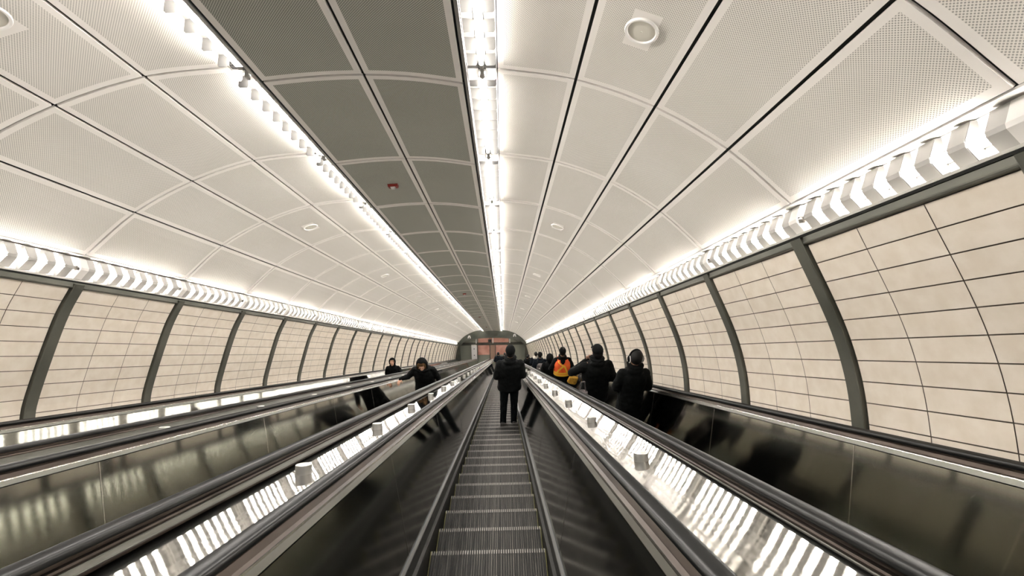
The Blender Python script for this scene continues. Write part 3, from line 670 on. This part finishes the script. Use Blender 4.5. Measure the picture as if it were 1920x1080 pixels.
def make_person(label, x, y, h, yaw=0.0, facing=1, hat='beanie', coat='black', legs='jeans', shoe='shoe', arms=None, hem=0.80, wide=1.0, bend=0.0, hood=False, collar=0.02,
                lean=0.0, stance=0.0, hair='hair', voxel=0.010, fine=False, group=None, headturn=0.0, coat_flare=1.0, smallhead=1.0):
    """x, y: where the feet stand on escalator esc (tunnel frame); measures in the builder are for a height of 1.75 m"""
    k = round((y - NOSE0) / PITCH); yn = NOSE0 + k * PITCH                       # the step that carries the feet
    foot = Vector((x, yn, ZS)) + (W3.inverted() @ Vector((0, -0.16, 0.007)))
    mtx = TW @ Matrix.Translation(foot) @ STEPW @ Matrix.Rotation(yaw + (PI if facing < 0 else 0), 4, 'Z') @ Matrix.Scale(h / 1.75, 4)
    A = {'L': ((-0.255, -0.05, 1.16), (-0.235, 0.10, 0.97), (0.02, 0.5, -1), (1, 0, 0)), 'R': ((0.255, -0.05, 1.16), (0.235, 0.10, 0.97), (-0.02, 0.5, -1), (-1, 0, 0))}
    A.update(arms or {})
    def post(me):
        if not bend and not lean: return me
        for v in me.vertices:
            p = v.co
            if bend and p.z > 0.92:
                t = min((p.z - 0.92) / 0.25, 1.0) * bend + max(0.0, min((p.z - 1.42) / 0.12, 1.0)) * bend * 0.7
                q = p - Vector((0, 0, 0.92)); q = Matrix.Rotation(-t, 3, 'X') @ q; v.co = q + Vector((0, 0, 0.92))
            if lean: v.co.x += lean * v.co.z
        return me
    S = {'L': -1, 'R': 1}; hz = 1.625
    b = Body()
    b.ell((0, -0.012, hz + 0.035), (0.074, 0.094, 0.094)); b.ell((0, 0.022, hz - 0.035), (0.060, 0.070, 0.085)); b.ell((0, 0.055, hz - 0.095), (0.034, 0.032, 0.026))
    b.ell((0, 0.092, hz - 0.018), (0.013, 0.022, 0.030)); b.ell((0, 0.075, hz + 0.022), (0.052, 0.022, 0.012)); b.ell((0, 0.082, hz - 0.058), (0.024, 0.014, 0.010)); b.ell((0, 0.080, hz - 0.070), (0.020, 0.013, 0.008))
    for s_ in (-1, 1):
        b.ell((s_ * 0.075, -0.008, hz + 0.002), (0.012, 0.024, 0.034)); b.ell((s_ * 0.040, 0.058, hz - 0.020), (0.024, 0.024, 0.022))
    b.limb([(0, -0.02, 1.40, 0.062), (0, -0.008, 1.50, 0.054), (0, 0.0, 1.58, 0.054)])
    b.loft([(0.86, 0, 0, 0.13, 0.10), (0.95, 0, 0, 0.15, 0.105), (1.08, 0, 0, 0.125, 0.092), (1.25, 0, 0, 0.145, 0.105), (1.38, 0, -0.005, 0.16, 0.10), (1.45, 0, -0.01, 0.11, 0.075), (1.48, 0, -0.01, 0.06, 0.06)])
    for sd, (el, wr, hd, pn, *_r) in A.items():
        s_ = S[sd]; b.limb([(s_ * 0.165, -0.01, 1.40, 0.058), (*el, 0.040), (*wr, 0.027)])
        hand(b, wr, hd, pn, s_, 0.55 if sd not in (arms or {}) or len((arms or {}).get(sd, ())) < 5 else arms[sd][4])
    for s_ in (-1, 1):
        b.limb([(s_ * 0.09, 0, 0.90, 0.075), (s_ * 0.10, 0.015 + s_ * stance, 0.49, 0.050), (s_ * 0.105, -0.005 + s_ * stance, 0.09, 0.036)])
        b.ell((s_ * 0.11, 0.045 + s_ * stance, 0.045), (0.038, 0.115, 0.036))
    o = link('person', post(remeshed('body', b, [M['skin']], 0.0065 if fine else voxel, sm=3))); o.matrix_world = mtx
    tag(o, label, 'person', group)
    # trousers
    b = Body(); b.loft([(0.84, 0, -0.005, 0.155, 0.125), (0.92, 0, -0.005, 0.175, 0.13), (1.02, 0, 0, 0.165, 0.12), (1.06, 0, 0, 0.15, 0.11)])
    for s_ in (-1, 1): b.limb([(s_ * 0.092, -0.005, 0.88, 0.098), (s_ * 0.10, 0.012 + s_ * stance, 0.49, 0.073), (s_ * 0.105, -0.008 + s_ * stance, 0.13, 0.062)]); b.cyl((s_ * 0.105, -0.008 + s_ * stance, 0.14), (s_ * 0.106, -0.002 + s_ * stance, 0.045), 0.062, 0.066, 14)
    link('trousers', post(remeshed('trousers', b, [M[legs]], 0.012, 0.005, x)), o)
    for s_ in (-1, 1):
        b = Body(); b.ell((s_ * 0.11, 0.045 + s_ * stance, 0.048), (0.050, 0.145, 0.048)); b.ell((s_ * 0.108, -0.035 + s_ * stance, 0.07), (0.048, 0.06, 0.06)); b.box((s_ * 0.11 - 0.042, -0.085 + s_ * stance, 0.0), (s_ * 0.11 + 0.042, 0.165 + s_ * stance, 0.022))
        link('shoe', remeshed('shoe', b, [M[shoe]], 0.010, sm=2), o)
    # jacket
    w = wide; f = coat_flare; b = Body()
    b.loft([(hem, 0, 0, 0.205 * w * f, 0.160 * f), (hem + 0.03, 0, 0, 0.212 * w * f, 0.166 * f), (1.0, 0, 0, 0.203 * w, 0.158), (1.12, 0, 0.0, 0.200 * w, 0.155), (1.28, 0, -0.005, 0.210 * w, 0.160), (1.38, 0, -0.012, 0.205 * w, 0.145), (1.44, 0, -0.015, 0.155 * w, 0.115), (1.48, 0, -0.015, 0.10, 0.09), (1.50 + collar, 0, -0.012, 0.085 + collar, 0.08 + collar)])
    for sd, (el, wr, *_r) in A.items():
        s_ = S[sd]; e = Vector(el); wv = Vector(wr); cuff = wv + (wv - e).normalized() * 0.0
        b.limb([(s_ * 0.175 * w, -0.012, 1.385, 0.082), (*((Vector((s_ * 0.175 * w, -0.012, 1.385)) + e) / 2), 0.074), (*e, 0.066), (*cuff, 0.048)])
    if not hood and collar > 0.03: b.ell((0, -0.085, 1.47), (0.125, 0.07, 0.055))        # hood lying on the back
    link('jacket', post(remeshed('jacket', b, [M[coat]], 0.012, 0.009, x * 3 + y)), o)
    # head cover
    def shell(name, c, r, cut, m_, thick, rx=0.0, zcut=None):
        b = Body(); b.ell(c, r, 26, 18, rx); me = b.mesh(name, [M[m_]])
        bm = bmesh.new(); bm.from_mesh(me)
        bmesh.ops.delete(bm, geom=[v for v in bm.verts if cut(v.co)], context='VERTS')
        bmesh.ops.solidify(bm, geom=bm.faces[:], thickness=-thick); bm.to_mesh(me); bm.free()
        for p in me.polygons: p.use_smooth = True
        return link(name, post(me), o)
    if hood: shell('hood', (0, -0.025, hz + 0.015), (0.115, 0.130, 0.150), lambda p: p.y > 0.045 and p.z < hz + 0.12 and abs(p.x) < 0.10, coat, 0.012)
    if hat == 'beanie':
        shell('beanie', (0, -0.014, hz + 0.042), (0.085, 0.106, 0.108), lambda p: p.z < hz + 0.035 - 0.3 * (-p.y if p.y < 0 else 0) , 'black', 0.008)
        shell('hair', (0, -0.022, hz + 0.015), (0.080, 0.098, 0.10), lambda p: p.y > 0.02 or p.z < hz - 0.05, hair, 0.004)
    elif hat == 'cap':
        c_ = shell('cap', (0, -0.012, hz + 0.045), (0.084, 0.105, 0.098), lambda p: p.z < hz + 0.025, 'black', 0.006)
        q = MB(); q.grid([[(0.07 * math.cos(t), 0.08 + 0.0 * math.sin(t), hz + 0.045) for t in [PI * k / 10 for k in range(11)]], [(0.075 * math.cos(t), 0.09 + 0.085 * math.sin(t), hz + 0.03) for t in [PI * k / 10 for k in range(11)]]])
        q.grid([[(0.07 * math.cos(t), 0.08, hz + 0.040) for t in [PI * k / 10 for k in range(11)]], [(0.075 * math.cos(t), 0.09 + 0.085 * math.sin(t), hz + 0.025) for t in [PI * k / 10 for k in range(11)]]], flip=True)
        link('cap_brim', post(q.mesh('cap_brim', [M['black']])), o)
        q = MB(); q.box((-0.022, -0.117, hz + 0.028), (0.022, -0.108, hz + 0.040)); st = link('cap_strap', post(q.mesh('cap_strap', [M['palegrey']])), o); st['label'] = 'pale cap strap'
        shell('hair', (0, -0.022, hz + 0.005), (0.080, 0.098, 0.095), lambda p: p.y > 0.015 or p.z < hz - 0.06, hair, 0.005)
    elif hat == 'hair':
        shell('hair', (0, -0.020, hz + 0.038), (0.084, 0.104, 0.104), lambda p: (p.y > 0.035 and p.z < hz + 0.075) or p.z < hz - 0.045, hair, 0.008)
    elif hat == 'long':
        shell('hair', (0, -0.004, hz - 0.01), (0.092, 0.104, 0.165), lambda p: p.y > 0.060 and p.z < hz + 0.07 and abs(p.x) < 0.055, hair, 0.010)
    if facing < 0:
        for s_ in (-1, 1):
            b = Body(); b.ell((s_ * 0.031, 0.079, hz + 0.004), (0.0125, 0.008, 0.007)); link('eye', post(b.mesh('eye', [M['eye']], smooth=True)), o)
    return o
def on_person(o, name, me): return link(name, me, o)
POCKET = {'L': ((-0.250, -0.05, 1.15), (-0.17, 0.13, 1.02), (1, 0.2, -0.5), (0, -1, 0)), 'R': ((0.250, -0.05, 1.15), (0.17, 0.13, 1.02), (-1, 0.2, -0.5), (0, -1, 0))}
EX = lambda i, d=0.0: EC[i] + d
p_man = make_person('man in black beanie and puffy jacket standing alone on the central escalator, back turned', 0.085, 10.2, 1.90, arms=POCKET, hem=0.85, wide=1.08, collar=0.04, hood=False, yaw=0.05, lean=0.03)
p_walk = make_person('small walker in dark coat and pale shoes far down the central escalator, left side', -0.36, 33.4, 1.80, hat='hair', coat='navy', shoe='paleshoe', stance=0.10, hem=0.82, voxel=0.016)
p_walk2 = make_person('distant person half hidden behind the beanie man on the central escalator', 0.10, 36.5, 1.76, hat='hair', coat='black', hem=0.85, voxel=0.016)
p_head = make_person('person wearing over-ear headphones and a black hooded coat, nearest on the right escalator', 1.865, 7.6, 1.75, lean=0.03, hat='hair', arms={'L': ((-0.240, -0.02, 1.16), (-0.19, 0.14, 1.02), (0.6, 0.5, -0.4), (0, -1, 0)), 'R': ((0.240, -0.02, 1.16), (0.19, 0.14, 1.02), (-0.6, 0.5, -0.4), (0, -1, 0))}, hem=0.66, wide=0.92, collar=0.045, coat_flare=0.98)
hz = 1.625
def headphones(o):
    t = link('headphones', None, o, (0.049, 0, 0))
    q = MB(); rows = []
    for k in range(17):
        a = PI * k / 16; c, s_ = math.cos(a), math.sin(a); rows.append([(0.100 * c + dx * c, -0.005 + dy, hz + 0.01 + (0.142 + dx) * s_) for dx, dy in ((-0.005, -0.014), (0.006, -0.014), (0.006, 0.014), (-0.005, 0.014))])
    q.grid(rows, closed=True); hb = link('headband', q.mesh('headband', [M['black']], smooth=True), t)
    for s_ in (-1, 1):
        b = Body(); b.ell((s_ * 0.098, -0.005, hz + 0.0), (0.024, 0.040, 0.050)); link('ear_cup', b.mesh('ear_cup', [M['black']], smooth=True), t)
        q = MB(); rr = [[(s_ * (0.090 + 0.007 * math.sin(2 * PI * j / 6)), -0.005 + (0.046 + 0.007 * math.cos(2 * PI * j / 6)) * math.cos(2 * PI * k / 20), hz + (0.056 + 0.007 * math.cos(2 * PI * j / 6)) * math.sin(2 * PI * k / 20)) for j in range(6)] for k in range(21)]
        q.grid(rr, closed=True); e = link('cup_ring', q.mesh('cup_ring', [M['chrome']], smooth=True), t); e['label'] = 'silver ring of the ear cup'
    return t
headphones(p_head)
p_cap = make_person('man in black cap with left hand raised to his mouth, on the right escalator', 1.62, 8.8, 1.87, hat='cap', arms={'L': ((-0.40, 0.06, 1.24), (-0.10, 0.18, 1.38), (0.45, 0.0, 0.75), (0.2, -0.8, 0.2), 0.9), 'R': ((0.29, -0.05, 1.15), (0.24, 0.12, 1.0), (-0.4, 0.4, -0.8), (-1, 0, 0))}, hem=0.74, wide=1.12, collar=0.045, fine=True, yaw=0.12)
p_vest = make_person('worker in orange safety vest with yellow crossed tape on the right escalator', 1.70, 14.4, 1.88, hat='beanie', arms={'L': ((-0.30, -0.03, 1.15), (-0.30, 0.14, 1.02), (0, 0.8, -0.3), (1, 0, 0)), 'R': ((0.30, -0.05, 1.13), (0.27, 0.10, 0.96), (0, 0.5, -1), (-1, 0, 0))}, hem=0.88, collar=0.03, wide=1.0)
p_hoodie = make_person('short person with black hood up, just below the orange vest worker', 1.47, 15.6, 1.66, hat='none', hood=True, hem=0.72, wide=1.0, voxel=0.013)
p_pack = make_person('person in dark navy jacket carrying a grey backpack, down the right escalator', 1.44, 19.4, 1.74, hat='beanie', coat='navy', hem=0.85, wide=1.1, voxel=0.014)
p_fleece = make_person('person in navy coat with pale fleece collar, beyond the backpack wearer', 1.62, 24.0, 1.76, hat='hair', coat='navy', hem=0.8, voxel=0.016, collar=0.0)
b = Body(); b.loft([(1.43, 0, -0.015, 0.15, 0.13), (1.47, 0, -0.015, 0.165, 0.14), (1.52, 0, -0.012, 0.12, 0.115), (1.54, 0, -0.01, 0.085, 0.085)]); e = link('fleece_collar', remeshed('fleece_collar', b, [M['palegrey']], 0.012, 0.006), p_fleece); e['label'] = 'pale fleece collar'
make_person('distant rider in black coat low on the right escalator, nearer of two', 1.45, 29.0, 1.55, hat='hair', hem=0.8, voxel=0.018)
make_person('farthest rider in black coat near the foot of the right escalator', 1.70, 32.5, 1.58, hat='hair', hem=0.8, voxel=0.018)
p_woman = make_person('woman in black hooded coat facing the camera on the far left escalator', EX(0, 0.02), 16.5, 1.58, facing=-1, hat='none', hood=True, hem=0.60, collar=0.03, wide=1.05, fine=True, arms={'L': ((-0.33, 0.03, 1.17), (-0.42, 0.20, 1.02), (-0.2, 1, -0.1), (0, 0, -1)), 'R': ((0.27, -0.03, 1.16), (0.22, 0.12, 0.98), (0, 0.4, -1), (-1, 0, 0))})
p_stoop = make_person('stooping rider with brown hair in black coat, hand on the moving handrail', EX(1, 0.08), 11.6, 1.78, facing=-1, hat='long', hair='brownhair', hood=True, hem=0.45, collar=0.05, bend=0.2, wide=1.12, fine=True, coat_flare=1.25,
                      arms={'R': ((0.36, 0.02, 1.22), (0.51, 0.13, 1.25), (0.3, 0.9, -0.25), (0, 0, -1), 0.4), 'L': ((-0.30, -0.02, 1.12), (-0.36, 0.06, 0.92), (0, 0.25, -1), (1, 0, 0), 0.5)})
# safety vest
def vest(o):
    rings = [(0.99, 0.222, 0.176), (1.05, 0.222, 0.176), (1.12, 0.220, 0.174), (1.28, 0.226, 0.178), (1.38, 0.205, 0.160), (1.45, 0.14, 0.122)]
    N = 48
    def at(z, a, d=0.0):
        for (z0, r0, q0), (z1, r1, q1) in zip(rings[:-1], rings[1:]):
            if z <= z1 or z1 == rings[-1][0]:
                t = (z - z0) / (z1 - z0); rx, ry = r0 + (r1 - r0) * t + d, q0 + (q1 - q0) * t + d; break
        ca, sa = math.cos(a), math.sin(a); return (rx * math.copysign(abs(ca) ** 0.85, ca), -0.008 + ry * math.copysign(abs(sa) ** 0.85, sa), z)
    q = MB(); zs = [0.99 + 0.46 * k / 14 for k in range(15)]
    for i in range(14):
        for k in range(N):
            a0, a1 = 2 * PI * k / N, 2 * PI * (k + 1) / N; am = (a0 + a1) / 2; zm = (zs[i] + zs[i + 1]) / 2
            if zm > 1.20 and abs(math.cos(am)) > 0.93: continue                       # arm holes
            back = math.sin(am) < 0
            if zm > 1.36 - 0.14 * 0 and abs(math.cos(am)) < (zm - 1.30) * 2.6 and back: continue   # low neck at the back
            if not back and abs(math.cos(am)) < max(0.05, (zm - 1.05) * 1.2): continue
            q.face([at(zs[i], a0), at(zs[i], a1), at(zs[i + 1], a1), at(zs[i + 1], a0)])
    me = q.mesh('safety_vest', [M['orange']]); bm = bmesh.new(); bm.from_mesh(me); bmesh.ops.solidify(bm, geom=bm.faces[:], thickness=-0.006); bm.to_mesh(me); bm.free()
    for p in me.polygons: p.use_smooth = True
    v = link('safety_vest', me, o); v['label'] = 'orange safety vest'
    def tape(za, aa, zb, ab, w, n=14):
        q = MB(); r0, r1 = [], []
        for k in range(n + 1):
            t = k / n; z = za + (zb - za) * t; a = aa + (ab - aa) * t
            dz, da = zb - za, (ab - aa) * 0.2; L = math.hypot(dz, da) or 1; nz, na = da / L * w / 2, -dz / L * w / 2 / 0.2
            r0.append(at(z + nz, a + na, 0.007)); r1.append(at(z - nz, a - na, 0.007))
        q.grid([r0, r1]); me = q.mesh('reflective_tape', [M['lime']]); bm = bmesh.new(); bm.from_mesh(me); bmesh.ops.solidify(bm, geom=bm.faces[:], thickness=-0.003); bm.to_mesh(me); bm.free()
        e = link('reflective_tape', me, v); e['label'] = 'yellow reflective tape'
    B0 = -PI / 2
    tape(1.32, B0 + 0.10, 1.07, B0 - 0.75, 0.04); tape(1.32, B0 + 0.10, 1.07, B0 + 0.55, 0.04); tape(1.31, B0 + 0.08, 1.43, B0 - 0.75, 0.03)
    tape(1.075, B0 - 1.5, 1.075, B0 + 1.5, 0.05, 30); tape(1.01, B0 - 1.5, 1.01, B0 + 1.5, 0.05, 30)
vest(p_vest)
# bags: things of their own
def backpack(o, label):
    t = link('backpack', None); t.matrix_world = o.matrix_world @ Matrix.Translation((0, -0.215, 1.0)); tag(t, label, 'backpack')
    b = Body(); b.loft([(0, 0, -0.06, 0.13, 0.07), (0.03, 0, -0.065, 0.155, 0.095), (0.22, 0, -0.065, 0.155, 0.095), (0.34, 0, -0.055, 0.135, 0.08), (0.40, 0, -0.04, 0.09, 0.05)]); link('bag_body', remeshed('bag_body', b, [M['grey']], 0.012, 0.005), t)
    b = Body(); b.loft([(0.03, 0, -0.15, 0.11, 0.035), (0.05, 0, -0.155, 0.12, 0.045), (0.18, 0, -0.155, 0.12, 0.045), (0.20, 0, -0.15, 0.10, 0.03)]); link('front_pocket', remeshed('front_pocket', b, [M['grey']], 0.012, 0.004), t)
    for s_ in (-1, 1):
        b = Body(); b.limb([(s_ * 0.09, -0.02, 0.38, 0.016), (s_ * 0.10, 0.06, 0.45, 0.016), (s_ * 0.12, 0.20, 0.44, 0.016), (s_ * 0.14, 0.345, 0.30, 0.014)]); link('shoulder_strap', remeshed('shoulder_strap', b, [M['black']], 0.01), t)
    q = MB()
    for cx, cz in ((-0.05, 0.26), (0.03, 0.27), (0.06, 0.22)): q.box((cx - 0.018, -0.172, cz - 0.012), (cx + 0.018, -0.160, cz + 0.012))
    e = link('white_patch', q.mesh('white_patch', [M['white']]), t); e['label'] = 'white patches'
backpack(p_pack, 'grey backpack with white patches on the navy jacket wearer')
def tote(o, x, y, z, label, m_, size=(0.20, 0.10, 0.13), rz=0.0):
    t = link('shoulder_bag', None); t.matrix_world = o.matrix_world @ Matrix.Translation((x, y, z)) @ Matrix.Rotation(rz, 4, 'Y'); tag(t, label, 'bag')
    b = Body(); sx, sy, sz = size; b.loft([(-sz, 0, 0, sx * 0.92, sy * 0.9), (-sz * 0.8, 0, 0, sx, sy), (sz * 0.7, 0, 0, sx * 0.95, sy * 0.9), (sz, 0, 0, sx * 0.85, sy * 0.6)]); link('bag_body', remeshed('bag_body', b, [M[m_]], 0.012, 0.008), t)
    b = Body(); b.limb([(-sx * 0.6, 0, sz * 0.8, 0.012), (-sx * 0.3, 0.0, sz + 0.18, 0.012), (sx * 0.3, 0, sz + 0.18, 0.012), (sx * 0.6, 0, sz * 0.8, 0.012)]); link('bag_handle', remeshed('bag_handle', b, [M[m_]], 0.008), t)
tote(p_vest, 0.27, -0.25, 0.92, 'ochre yellow bag hanging beside the orange vest worker', 'ochre', (0.13, 0.07, 0.11), 0.35)
tote(p_cap, -0.30, -0.27, 0.92, 'grey mottled bag at the left hip of the capped man', 'grey', (0.10, 0.09, 0.17))
